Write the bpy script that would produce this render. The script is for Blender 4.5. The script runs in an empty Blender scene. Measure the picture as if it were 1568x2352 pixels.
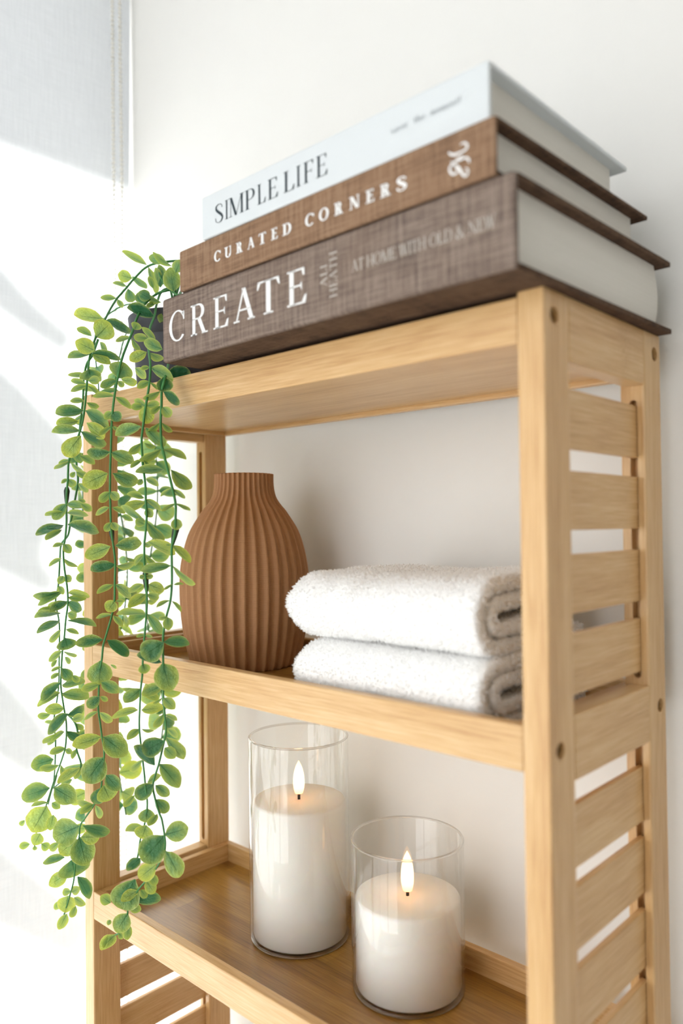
import bpy, bmesh, math, random
from mathutils import Vector, Matrix, noise
rnd = random.Random(7)
R = math.radians
scene = bpy.context.scene
COL = scene.collection

# ------------------------------------------------------------------ camera
FPX, YAW, PITCH, ROLL = 1791.9, 43.0758, 0.9873, -0.6013
CAM = Vector((0.6018, -0.3281, 0.003876))
_y, _p, _r = R(YAW), R(PITCH), R(ROLL)
c_f = Vector((-math.sin(_y)*math.cos(_p), math.cos(_y)*math.cos(_p), math.sin(_p)))
_ri = Vector((math.cos(_y), math.sin(_y), 0)); _up = _ri.cross(c_f)
c_r = _ri*math.cos(_r)+_up*math.sin(_r); c_u = -_ri*math.sin(_r)+_up*math.cos(_r)
cd = bpy.data.cameras.new('camera'); cam = bpy.data.objects.new('camera', cd); COL.objects.link(cam)
cd.sensor_fit = 'HORIZONTAL'; cd.sensor_width = 24.0; cd.lens = FPX/1568*24.0
cd.clip_start = 0.02; cd.clip_end = 60
cam.matrix_world = Matrix(((c_r.x, c_u.x, -c_f.x, CAM.x), (c_r.y, c_u.y, -c_f.y, CAM.y), (c_r.z, c_u.z, -c_f.z, CAM.z), (0, 0, 0, 1)))
cd.dof.use_dof = True; cd.dof.focus_distance = 0.575; cd.dof.aperture_fstop = 4.2
scene.camera = cam

# ------------------------------------------------------------------ sky, sun, exposure
world = bpy.data.worlds.new('daylight'); scene.world = world; world.use_nodes = True
bg = world.node_tree.nodes['Background']
bg.inputs[0].default_value = (0.97, 0.98, 1.0, 1); bg.inputs[1].default_value = 2.2
sd = bpy.data.lights.new('sun', 'SUN'); sun = bpy.data.objects.new('sun', sd); COL.objects.link(sun)
sd.energy = 25.0; sd.angle = R(1.6); sd.color = (1.0, 0.98, 0.945)
SUN_DIR = Vector((1.0, 0.065, -0.62)).normalized()
sun.rotation_euler = SUN_DIR.to_track_quat('-Z', 'Y').to_euler(); sun.location = (-3, -0.6, 2.4)
vs = scene.view_settings
scene.cycles.diffuse_bounces = 5; scene.cycles.max_bounces = 9; scene.cycles.transparent_max_bounces = 12; scene.cycles.adaptive_threshold = 0.1; scene.cycles.adaptive_min_samples = 20
vs.view_transform = 'Standard'; vs.look = 'None'; vs.exposure = 0.55; vs.gamma = 1.0; vs.use_curve_mapping = False

# ------------------------------------------------------------------ helpers
def ray(x, y): return c_r*((x-784)/FPX) - c_u*((y-1176)/FPX) + c_f
def on_y(x, y, Y):                       # a traced point of the photograph, placed in the upright plane at depth Y
    d = ray(x, y); return CAM + d*((Y-CAM.y)/d.y)

def link(o): COL.objects.link(o); return o
def empty(name, loc):
    o = link(bpy.data.objects.new(name, None)); o.location = loc; o.empty_display_size = 0.02; return o
def tag(o, label=None, cat=None, group=None, kind=None):
    if label: o['label'] = label
    if cat: o['category'] = cat
    if group: o['group'] = group
    if kind: o['kind'] = kind
    return o
def attach(o, parent):
    o.parent = parent
    if parent.type == 'EMPTY': o.location = -Vector(parent.location)
def obj(name, me, m, parent=None, smooth=False):
    if isinstance(me, bmesh.types.BMesh):
        bm = me; me = bpy.data.meshes.new(name); bm.normal_update(); bm.to_mesh(me); bm.free()
    if m is not None:
        me.materials.clear(); me.materials.append(m)
    if smooth:
        for p in me.polygons: p.use_smooth = True
    o = link(bpy.data.objects.new(name, me))
    if parent is not None: attach(o, parent)
    return o
def box(x0, x1, y0, y1, z0, z1, bev=0.0, seg=2):
    bm = bmesh.new()
    v = [bm.verts.new((x, y, z)) for x in (x0, x1) for y in (y0, y1) for z in (z0, z1)]
    for f in ((0, 1, 3, 2), (4, 6, 7, 5), (0, 4, 5, 1), (2, 3, 7, 6), (0, 2, 6, 4), (1, 5, 7, 3)):
        bm.faces.new([v[i] for i in f])
    bmesh.ops.recalc_face_normals(bm, faces=bm.faces)
    if bev: bmesh.ops.bevel(bm, geom=bm.edges[:], offset=bev, segments=seg, affect='EDGES', profile=0.6)
    return bm
def lathe(prof, n=48, c=(0, 0), caps=(False, False)):
    bm = bmesh.new(); rows = []
    for r, z in prof:
        rows.append([bm.verts.new((c[0]+r*math.cos(2*math.pi*i/n), c[1]+r*math.sin(2*math.pi*i/n), z)) for i in range(n)])
    for a, b in zip(rows, rows[1:]):
        for i in range(n):
            bm.faces.new((a[i], a[(i+1) % n], b[(i+1) % n], b[i]))
    if caps[0]: bm.faces.new(rows[0][::-1])
    if caps[1]: bm.faces.new(rows[-1])
    return bm
def tube_into(bm, pts, rad, n=7):
    pts = [Vector(p) for p in pts]; rings = []
    ref = Vector((0.31, 0.72, 0.62))
    for i, p in enumerate(pts):
        t = (pts[min(i+1, len(pts)-1)]-pts[max(i-1, 0)]).normalized()
        a = t.cross(ref).normalized(); b = t.cross(a)
        r = rad[i] if isinstance(rad, (list, tuple)) else rad
        rings.append([bm.verts.new(p+(a*math.cos(2*math.pi*k/n)+b*math.sin(2*math.pi*k/n))*r) for k in range(n)])
    for a, b in zip(rings, rings[1:]):
        for k in range(n): bm.faces.new((a[k], a[(k+1) % n], b[(k+1) % n], b[k]))
    bm.faces.new(rings[0][::-1]); bm.faces.new(rings[-1])
def spline(P, per=6):
    P = [Vector(p) for p in P]; out = []
    for i in range(len(P)-1):
        p0, p1, p2, p3 = P[max(i-1, 0)], P[i], P[i+1], P[min(i+2, len(P)-1)]
        for k in range(per):
            t = k/per
            out.append(0.5*((2*p1)+(p2-p0)*t+(2*p0-5*p1+4*p2-p3)*t*t+(3*p1-p0-3*p2+p3)*t**3))
    out.append(P[-1]); return out
def boolean_cut(o, cutters):
    for c in cutters:
        m = o.modifiers.new('cut', 'BOOLEAN'); m.object = c; m.operation = 'DIFFERENCE'; m.solver = 'EXACT'
    dg = bpy.context.evaluated_depsgraph_get(); dg.update()
    me = bpy.data.meshes.new_from_object(o.evaluated_get(dg))
    o.modifiers.clear(); old = o.data; o.data = me; me.name = old.name
    for c in cutters: bpy.data.objects.remove(c)

# ------------------------------------------------------------------ materials
def srgb(r, g, b):
    f = lambda c: (c/255/12.92) if c/255 <= .04045 else ((c/255+.055)/1.055)**2.4
    return (f(r), f(g), f(b), 1)
class NT:
    def __init__(s, name):
        s.m = bpy.data.materials.new(name); s.m.use_nodes = True; s.t = s.m.node_tree; s.t.nodes.clear()
        s.out = s.n('ShaderNodeOutputMaterial')
    def n(s, typ, **kw):
        nd = s.t.nodes.new(typ)
        for k, v in kw.items(): setattr(nd, k, v)
        return nd
    def l(s, a, b): s.t.links.new(a, b)
    def val(s, sock, v):
        if hasattr(v, 'is_linked') or isinstance(v, bpy.types.NodeSocket): s.l(v, sock)
        else: sock.default_value = v
    def math(s, op, a, b=0.0, clamp=False):
        nd = s.n('ShaderNodeMath', operation=op, use_clamp=clamp); s.val(nd.inputs[0], a); s.val(nd.inputs[1], b); return nd.outputs[0]
    def mix(s, f, a, b, blend='MIX'):
        nd = s.n('ShaderNodeMix', data_type='RGBA', blend_type=blend); s.val(nd.inputs[0], f); s.val(nd.inputs[6], a); s.val(nd.inputs[7], b); return nd.outputs[2]
    def noise(s, vec, scale, detail=3, rough=.55, dist=0):
        nd = s.n('ShaderNodeTexNoise'); s.l(vec, nd.inputs['Vector']); nd.inputs['Scale'].default_value = scale
        nd.inputs['Detail'].default_value = detail; nd.inputs['Roughness'].default_value = rough; nd.inputs['Distortion'].default_value = dist
        return nd.outputs['Fac']
    def mapping(s, vec, scale=(1, 1, 1), loc=(0, 0, 0)):
        nd = s.n('ShaderNodeMapping'); s.l(vec, nd.inputs['Vector']); nd.inputs['Scale'].default_value = scale
        if isinstance(loc, bpy.types.NodeSocket): s.l(loc, nd.inputs['Location'])
        else: nd.inputs['Location'].default_value = loc
        return nd.outputs[0]
    def ramp(s, f, stops):
        nd = s.n('ShaderNodeValToRGB'); s.l(f, nd.inputs[0]); e = nd.color_ramp.elements
        while len(e) < len(stops): e.new(.5)
        for el, (p, c) in zip(e, stops): el.position = p; el.color = c
        return nd.outputs[0]
    def bsdf(s, col, rough=.5, spec=.5, **kw):
        b = s.n('ShaderNodeBsdfPrincipled'); s.val(b.inputs['Base Color'], col); s.val(b.inputs['Roughness'], rough); b.inputs['Specular IOR Level'].default_value = spec
        for k, v in kw.items(): s.val(b.inputs[k], v)
        return b
    def bump(s, h, strength, dist, b):
        nd = s.n('ShaderNodeBump'); s.l(h, nd.inputs['Height']); nd.inputs['Strength'].default_value = strength; nd.inputs['Distance'].default_value = dist
        s.l(nd.outputs[0], b.inputs['Normal'])
    def done(s, b): s.l(b.outputs[0], s.out.inputs[0]); return s.m

def mat_plain(name, col, rough=.5, spec=.5, var=0.04, scale=40, **kw):
    t = NT(name); co = t.n('ShaderNodeTexCoord').outputs['Object']
    f = t.noise(co, scale, 4)
    c2 = tuple(max(0, x*(1-var*2)) for x in col[:3])+(1,)
    b = t.bsdf(t.mix(f, col, c2), rough, spec, **kw); t.bump(f, .05, .001, b); return t.done(b)
def mat_wood(name, axis, light, dark, fine, rough=.42, strips=None, coat=0.0):
    t = NT(name); co = t.n('ShaderNodeTexCoord').outputs['Object']
    oi = t.n('ShaderNodeObjectInfo').outputs['Random']
    off = t.n('ShaderNodeCombineXYZ'); s_ = t.math('MULTIPLY', oi, 13.7)
    for i in range(3): t.l(s_, off.inputs[i])
    sc = [1.0, 1.0, 1.0]; sc[axis] = 0.035
    v = t.mapping(co, tuple(sc), off.outputs[0])
    n1 = t.noise(v, 900, 4, .6)            # fine fibres
    n2 = t.noise(v, 95, 2, .5, .6)         # broad growth bands
    sc3 = [1.0, 1.0, 1.0]; sc3[axis] = 0.28
    n3 = t.noise(t.mapping(co, tuple(sc3), off.outputs[0]), 26, 3, .6)   # clouding
    f = t.math('ADD', t.math('MULTIPLY', n1, .55), t.math('ADD', t.math('MULTIPLY', n2, .25), t.math('MULTIPLY', n3, .22)))
    c = t.ramp(f, [(.30, fine), (.50, dark), (.72, light)])
    # culm nodes: sparse freckled marks across the grain
    sk = [.35, .35, .35]; sk[axis] = 1.0
    n4 = t.noise(t.mapping(co, tuple(sk), off.outputs[0]), 20, 1, .5); n5 = t.noise(co, 700, 2, .7)
    c = t.mix(t.math('MULTIPLY', t.math('MULTIPLY', t.math('SUBTRACT', n4, .67), 9.0, True), t.math('MULTIPLY', t.math('SUBTRACT', n5, .38), 2.6, True)), c, fine)
    if strips:
        # planks of the laminate: hard-edged bands across the grain, each with its own tone
        sep = t.n('ShaderNodeSeparateXYZ'); t.l(co, sep.inputs[0])
        q = t.math('FLOOR', t.math('MULTIPLY', sep.outputs[1], strips))
        xo = t.math('FLOOR', t.math('ADD', t.math('MULTIPLY', sep.outputs[0], 4.3), t.math('MULTIPLY', q, .37)))
        cb = t.n('ShaderNodeCombineXYZ'); t.l(q, cb.inputs[0]); t.l(xo, cb.inputs[1])
        wn = t.n('ShaderNodeTexWhiteNoise'); t.l(cb.outputs[0], wn.inputs['Vector'])
        c = t.mix(t.math('MULTIPLY', wn.outputs['Value'], .5), c, dark, 'MULTIPLY')
    b = t.bsdf(c, rough, .45); b.inputs['Coat Weight'].default_value = coat; b.inputs['Coat Roughness'].default_value = .18
    t.bump(n1, .12, .0004, b); return t.done(b)

BL, BD, BF = srgb(229, 197, 148), srgb(209, 168, 113), srgb(180, 132, 78)
wood = [mat_wood('bamboo_grain_%s' % 'xyz'[a], a, BL, BD, BF, .38, coat=.15) for a in range(3)]
board_mat = mat_wood('bamboo_laminate', 0, srgb(198, 156, 74), srgb(164, 120, 48), srgb(114, 78, 28), .34, strips=42, coat=.5)
brass = mat_plain('aged_brass', srgb(120, 92, 50), .4, .5, **{'Metallic': .8})
wall_mat = mat_plain('warm_white_paint', srgb(235, 234, 230), .85, .2, .01, 25)
floor_mat = mat_plain('pale_tile', srgb(205, 203, 198), .5, .4, .03, 6)
greige = mat_plain('greige_paint', srgb(150, 143, 134), .85, .2, .01, 25)

def mat_linen(name, base, dark, light, warm, wf):
    t = NT(name); co = t.n('ShaderNodeTexCoord').outputs['Object']
    h = t.noise(t.mapping(co, (60, 500, 2600)), 1.0, 2, .6)       # threads along the spine
    v = t.noise(t.mapping(co, (2400, 500, 70)), 1.0, 2, .6)       # threads across it
    hs = t.noise(t.mapping(co, (22, 60, 420)), 1.0, 2, .6)        # slubs
    vsb = t.noise(t.mapping(co, (420, 60, 25)), 1.0, 2, .6)
    f = t.math('ADD', t.math('ADD', t.math('MULTIPLY', h, .3), t.math('MULTIPLY', v, .3)), t.math('ADD', t.math('MULTIPLY', hs, .24), t.math('MULTIPLY', vsb, .24)))
    c = t.ramp(f, [(.43, dark), (.52, base), (.62, light)])
    big = t.noise(co, 18, 2)
    c = t.mix(t.math('MULTIPLY', big, wf), c, warm)
    b = t.bsdf(c, .88, .2); t.bump(f, .35, .0004, b); return t.done(b)
linen_grey = mat_linen('grey_brown_linen', srgb(122, 108, 99), srgb(76, 70, 69), srgb(152, 138, 127), srgb(112, 88, 70), .5)
linen_brown = mat_linen('tan_brown_linen', srgb(132, 105, 83), srgb(94, 75, 62), srgb(156, 129, 105), srgb(136, 101, 73), .5)
linen_dark = mat_linen('dark_brown_linen', srgb(84, 64, 50), srgb(54, 42, 34), srgb(106, 84, 66), srgb(78, 56, 40), .4)
cover_white = mat_plain('pale_blue_white_cover', srgb(212, 217, 219), .6, .3, .01)
t = NT('page_edges'); co = t.n('ShaderNodeTexCoord').outputs['Object']
pf = t.noise(t.mapping(co, (3, 3, 2600)), 1, 2)
b = t.bsdf(t.mix(pf, srgb(232, 229, 222), srgb(214, 210, 201)), .85, .15); t.bump(pf, .2, .0003, b); pages = t.done(b)
ink_white = mat_plain('white_foil', srgb(236, 236, 234), .5, .3, .01)
ink_cream = mat_plain('grey_foil', srgb(188, 180, 170), .5, .3, .01)
ink_dark = mat_plain('dark_slate_print', srgb(46, 58, 64), .6, .3, .01)
ink_grey = mat_plain('pale_grey_print', srgb(150, 156, 160), .6, .3, .01)

# ------------------------------------------------------------------ the setting
WALL_Y = 0.16
BLIND_X = -0.18
FLOOR = -1.0; CEIL = 1.45; FY = -1.95
def struct(name, bm, m): return tag(obj(name, bm, m), kind='structure')
struct('wall_back', box(-0.34, 2.3, WALL_Y, WALL_Y+.1, FLOOR, CEIL), wall_mat)
struct('floor', box(-0.34, 2.3, FY-.1, WALL_Y, FLOOR-.05, FLOOR), floor_mat)
struct('ceiling', box(-0.34, 2.3, FY-.1, WALL_Y+.1, CEIL, CEIL+.05), wall_mat)
struct('wall_right', box(2.3, 2.4, FY-.1, WALL_Y+.1, FLOOR, CEIL), greige)
WZ0, WZ1, WY0 = -0.8, 1.2, -1.9
# wall behind the camera with two tall windows
FY = -1.95
bm = box(-0.34, 2.3, FY-.1, FY, FLOOR, -.8)
for a in ((-.34, 2.3, FY-.1, FY, 1.25, CEIL), (1.0, 2.3, FY-.1, FY, -.8, 1.25), (.27, .35, FY-.1, FY, -.8, 1.25), (-.34, -.28, FY-.1, FY, -.8, 1.25)):
    q = box(*a); me = bpy.data.meshes.new('t'); q.to_mesh(me); q.free(); bm.from_mesh(me)
struct('wall_front', bm, wall_mat)
bm = box(-0.34, -0.235, FY-.1, WALL_Y, FLOOR, WZ0)
for q in (box(-0.34, -0.235, FY-.1, WALL_Y, WZ1, CEIL), box(-0.34, -0.235, FY, WY0, WZ0, WZ1)):
    me = bpy.data.meshes.new('t'); q.to_mesh(me); q.free(); bm.from_mesh(me)
struct('wall_left', bm, wall_mat)
frame_mat = mat_plain('white_window_paint', srgb(238, 239, 238), .45, .4, .01)
win = empty('window_1', (-0.3, -0.87, WZ0)); tag(win, kind='structure')
for a in ((-.32, -.27, WY0, WALL_Y-.002, WZ0, WZ0+.045), (-.32, -.27, WY0, WALL_Y-.002, WZ1-.045, WZ1), (-.32, -.27, WY0, WY0+.045, WZ0+.045, WZ1-.045)):
    obj('window_frame', box(*a, bev=.004), frame_mat, win)

# roller blind: one sheet of translucent linen-look fabric with a hem bar and a roller
t = NT('blind_fabric'); co = t.n('ShaderNodeTexCoord').outputs['Object']
a_ = t.noise(t.mapping(co, (1, 900, 30)), 1, 3, .6); b_ = t.noise(t.mapping(co, (1, 40, 900)), 1, 3, .6)
f = t.math('ADD', t.math('MULTIPLY', a_, .6), t.math('MULTIPLY', b_, .4))
c = t.ramp(f, [(.3, (.505, .525, .54, 1)), (.7, (.60, .62, .63, 1))])
dn = t.n('ShaderNodeBsdfDiffuse'); tn = t.n('ShaderNodeBsdfTranslucent'); t.l(c, dn.inputs[0]); t.l(c, tn.inputs[0])
mx = t.n('ShaderNodeMixShader'); mx.inputs[0].default_value = .36; t.l(dn.outputs[0], mx.inputs[1]); t.l(tn.outputs[0], mx.inputs[2])
blind_mat = t.done(mx)
bl = empty('roller_blind', (BLIND_X, -.85, -.72))
tag(bl, 'white roller blind with linen texture hanging over the sunlit window', 'blind')
bm = bmesh.new(); NY, NZ = 30, 40; g = []
for i in range(NY+1):
    for j in range(NZ+1):
        z = -.72+1.86*j/NZ
        edge = .1546+.0027*z+max(0, z-.36)*.012
        y = -1.82+(edge+1.82)*i/NY
        g.append(bm.verts.new((BLIND_X+.0015*math.sin(y*6)+.001*math.sin(z*5+y*2), y, z)))
for i in range(NY):
    for j in range(NZ):
        q = i*(NZ+1)+j; bm.faces.new((g[q], g[q+NZ+1], g[q+NZ+2], g[q+1]))
obj('fabric', bm, blind_mat, bl, True)
obj('hem_bar', box(BLIND_X-.006, BLIND_X+.006, -1.82, .150, -.745, -.715, .003), frame_mat, bl)
bm = lathe([(.022, -1.83), (.022, .152)], 24, caps=(True, True))
bmesh.ops.transform(bm, matrix=Matrix.Translation((BLIND_X-.024, 0, 1.15)) @ Matrix.Rotation(R(-90), 4, 'X'), verts=bm.verts)
obj('roller', bm, frame_mat, bl, True)

# bead chain of the blind: a loop of two strands
ch = empty('bead_chain', (BLIND_X+.012, .135, -.6)); tag(ch, 'white plastic bead chain hanging beside the roller blind', 'chain')
bead_mat = mat_plain('ivory_plastic', srgb(226, 224, 216), .35, .5, .01)
strands = []
for k, (y0, y1, x) in enumerate(((.1285, .1385, BLIND_X+.008), (.1385, .143, BLIND_X+.011))):
    pts = [(x+.0005*math.sin(i*.9+k), y0+(y1-y0)*i/20+.0006*math.sin(i*1.3+k*2), 1.15-1.72*i/20) for i in range(21)]
    strands.append(spline(pts, 6))
bm = bmesh.new()
for s in strands: tube_into(bm, s, .0005, 5)
obj('cord', bm, bead_mat, ch)
unit = bmesh.new(); bmesh.ops.create_uvsphere(unit, u_segments=8, v_segments=6, radius=.0021)
uv = [v.co.copy() for v in unit.verts]; uf = [[v.index for v in f.verts] for f in unit.faces]; unit.free()
V, F = [], []
for s in strands:
    L = 0; nxt = 0
    for a, b2 in zip(s, s[1:]):
        d = (b2-a).length
        while nxt < L+d:
            p = a.lerp(b2, (nxt-L)/d); o0 = len(V)
            V += [tuple(p+u) for u in uv]; F += [[i+o0 for i in q] for q in uf]; nxt += .0052
        L += d
me = bpy.data.meshes.new('beads'); me.from_pydata(V, [], F)
tag(obj('beads', me, bead_mat, ch, True), kind='stuff')

# outside, unseen: an eave and a tree added to cast the shadows on the blind
bark = mat_plain('bark', srgb(96, 76, 58), .9, .2, .2)
leafy = mat_plain('tree_leaf', srgb(70, 104, 52), .7, .3, .15)
ev = box(-1.2, -.345, -2.4, .6, 0, .06, .004)
for v in ev.verts:
    k = (v.co.x+.345)/.855
    v.co.z += 1.262 + .25*k
struct('trim_1', ev, frame_mat)  # unseen eave slab, placed to shade the top of the blind
tree = empty('tree', (-1.25, -.75, FLOOR)); tag(tree, 'unseen leafless tree added outside the window, its branches placed to shade the blind', 'tree')
bm = bmesh.new(); tube_into(bm, spline([(-1.25, -.75, FLOOR), (-1.22, -.73, 0), (-1.25, -.76, 1.0), (-1.22, -.72, 2.2)], 6), [.07-.0016*i for i in range(19)], 12)
obj('trunk', bm, bark, tree, True)
def behind(px, py, back):                 # the spot whose shadow lands on this place of the blind
    d = ray(px, py); p = CAM+d*((BLIND_X-CAM.x)/d.x); return p-SUN_DIR*back
for st, rr in (([(-260, 470), (-60, 610), (60, 720), (170, 800)], .034), ([(-300, 760), (-80, 900), (60, 1010), (190, 1160), (260, 1270)], .055),
               ([(-260, 1080), (-60, 1230), (60, 1310), (130, 1350)], .032), ([(-320, 1380), (-100, 1560), (40, 1690), (110, 1760)], .05), ([(-300, 1830), (-100, 1980), (60, 2080), (200, 2160)], .05),
               ([(-200, 830), (-60, 1050), (40, 1180), (120, 1230)], .04)):
    P = [behind(x, y, 1.15+.02*i) for i, (x, y) in enumerate(st)]
    z0_ = P[0].z+.25; P = [Vector((-1.22, -.74, z0_))]+P
    bm = bmesh.new(); sp_ = spline(P, 6); tube_into(bm, sp_, [rr*(1.1-.55*i/len(sp_)) for i in range(len(sp_))], 10); obj('branch', bm, bark, tree, True)

# ------------------------------------------------------------------ bamboo shelf
W, A, B, D = 0.4248, 0.0141, 0.0245, 0.1402
TOPS = (0.1119, -0.0915, -0.2924, -0.4930)
SIDE = ((0.0826, 0.1143), (-0.1207, -0.0891), (-0.3216, -0.2900), (-0.5222, -0.4906))
shelf = empty('shelf_unit', (W/2, D/2, FLOOR))
tag(shelf, 'light bamboo open shelf with slatted sides standing against the white wall', 'shelf')
POST_TOP = 0.1145
def stadium(x0, x1, y0, y1, z0, z1):
    r = (x1-x0)/2; cx = (x0+x1)/2; bm = bmesh.new(); pr = []
    for k in range(9): a = math.pi*k/8; pr.append((cx+r*math.cos(a), z1-r+r*math.sin(a)))
    for k in range(9): a = math.pi+math.pi*k/8; pr.append((cx+r*math.cos(a), z0+r+r*math.sin(a)))
    f = [bm.verts.new((x, y0, z)) for x, z in pr]; b = [bm.verts.new((x, y1, z)) for x, z in pr]
    bm.faces.new(f); bm.faces.new(b[::-1]); n = len(pr)
    for i in range(n): bm.faces.new((f[i], b[i], b[(i+1) % n], f[(i+1) % n]))
    bmesh.ops.recalc_face_normals(bm, faces=bm.faces); return bm
GZ = ((-0.0855, 0.0745), (-0.2865, -0.1225), (-0.487, -0.3245))
BOLTS = (0.1025, -0.1030, -0.3035, -0.505)
for xi, (x0, x1) in enumerate(((0, A), (W-A, W))):
    gx0, gx1 = (0.4160, 0.4204) if xi else (W-0.4204, W-0.4160)
    for yi, (y0, y1) in enumerate(((0, B), (D-B, D))):
        post = obj('post', box(x0, x1, y0, y1, FLOOR, POST_TOP, .0011), wood[2], shelf)
        cut = []
        for z0, z1 in GZ:
            yy = (y1-.006, y1+.004) if yi == 0 else (y0-.004, y0+.006)
            cut.append(obj('cutter', stadium(gx0, gx1, yy[0], yy[1], z0, z1), None))
        by = .0101 if yi == 0 else .1317
        xo = W if xi else 0
        for z in BOLTS:
            c = lathe([(.0042, -.0035), (.0042, .004)], 20, caps=(True, True))
            bmesh.ops.recalc_face_normals(c, faces=c.faces)
            bmesh.ops.transform(c, matrix=Matrix.Translation((xo, by, z)) @ Matrix.Rotation(R(90 if xi else -90), 4, 'Y'), verts=c.verts)
            cut.append(obj('cutter', c, None))
        boolean_cut(post, cut)
        post.data.materials.clear(); post.data.materials.append(wood[2])
        for z in BOLTS:
            c = lathe([(.0001, -.0003), (.0012, -.0003), (.0013, .0006), (.0034, .0004), (.0038, -.0004)], 20, caps=(True, False))
            bmesh.ops.transform(c, matrix=Matrix.Translation((xo-(.0029 if xi else -.0029), by, z)) @ Matrix.Rotation(R(90 if xi else -90), 4, 'Y'), verts=c.verts)
            bo = obj('bolt', c, brass, None, True); bo.parent = post
RT = .0075
for k, zt in enumerate(TOPS):
    zb = zt-.0222
    obj('front_rail', box(A, W-A, 0, RT, zb, zt, .0009), wood[0], shelf)
    obj('back_rail', box(A, W-A, .1337, D, zb, zt, .0009), wood[0], shelf)
    for x0, x1 in ((A, .0206), (W-.0206, W-A)):
        obj('tray_rim', box(x0, x1, RT, .1337, zb, zt, .0007), wood[1], shelf)
    for x0, x1 in ((0.0, .0118), (W-.0118, W)):
        obj('side_rail', box(x0, x1, B, D-B, SIDE[k][0], SIDE[k][1], .0008), wood[1], shelf)
    obj('shelf_board', box(.0204, W-.0204, RT-.0002, .1339, zt-.0180, zt-.0156), board_mat, shelf)
    obj('board_underside', box(.0204, W-.0204, RT-.0002, .1339, zt-.0186, zt-.01801), wood[0], shelf)
SL = ((.0711, .0409), (.0301, .0003), (-.0117, -.0413), (-.0510, -.0815), (-.1356, -.1667), (-.1760, -.2072), (-.2168, -.2490), (-.2570, -.2860),
      (-.336, -.366), (-.377, -.407), (-.418, -.448))
for z1, z0 in SL:
    obj('slat', box(.4163, .4201, B-.004, D-B+.0025, z0, z1, .0006), wood[1], shelf)
for z1, z0 in ((-.3260, -.3540), (-.3650, -.3935), (-.4015, -.4305), (-.4390, -.4680)):
    obj('slat', box(W-.4201, W-.4163, B-.004, D-B+.004, z0, z1, .0006), wood[1], shelf)

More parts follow.
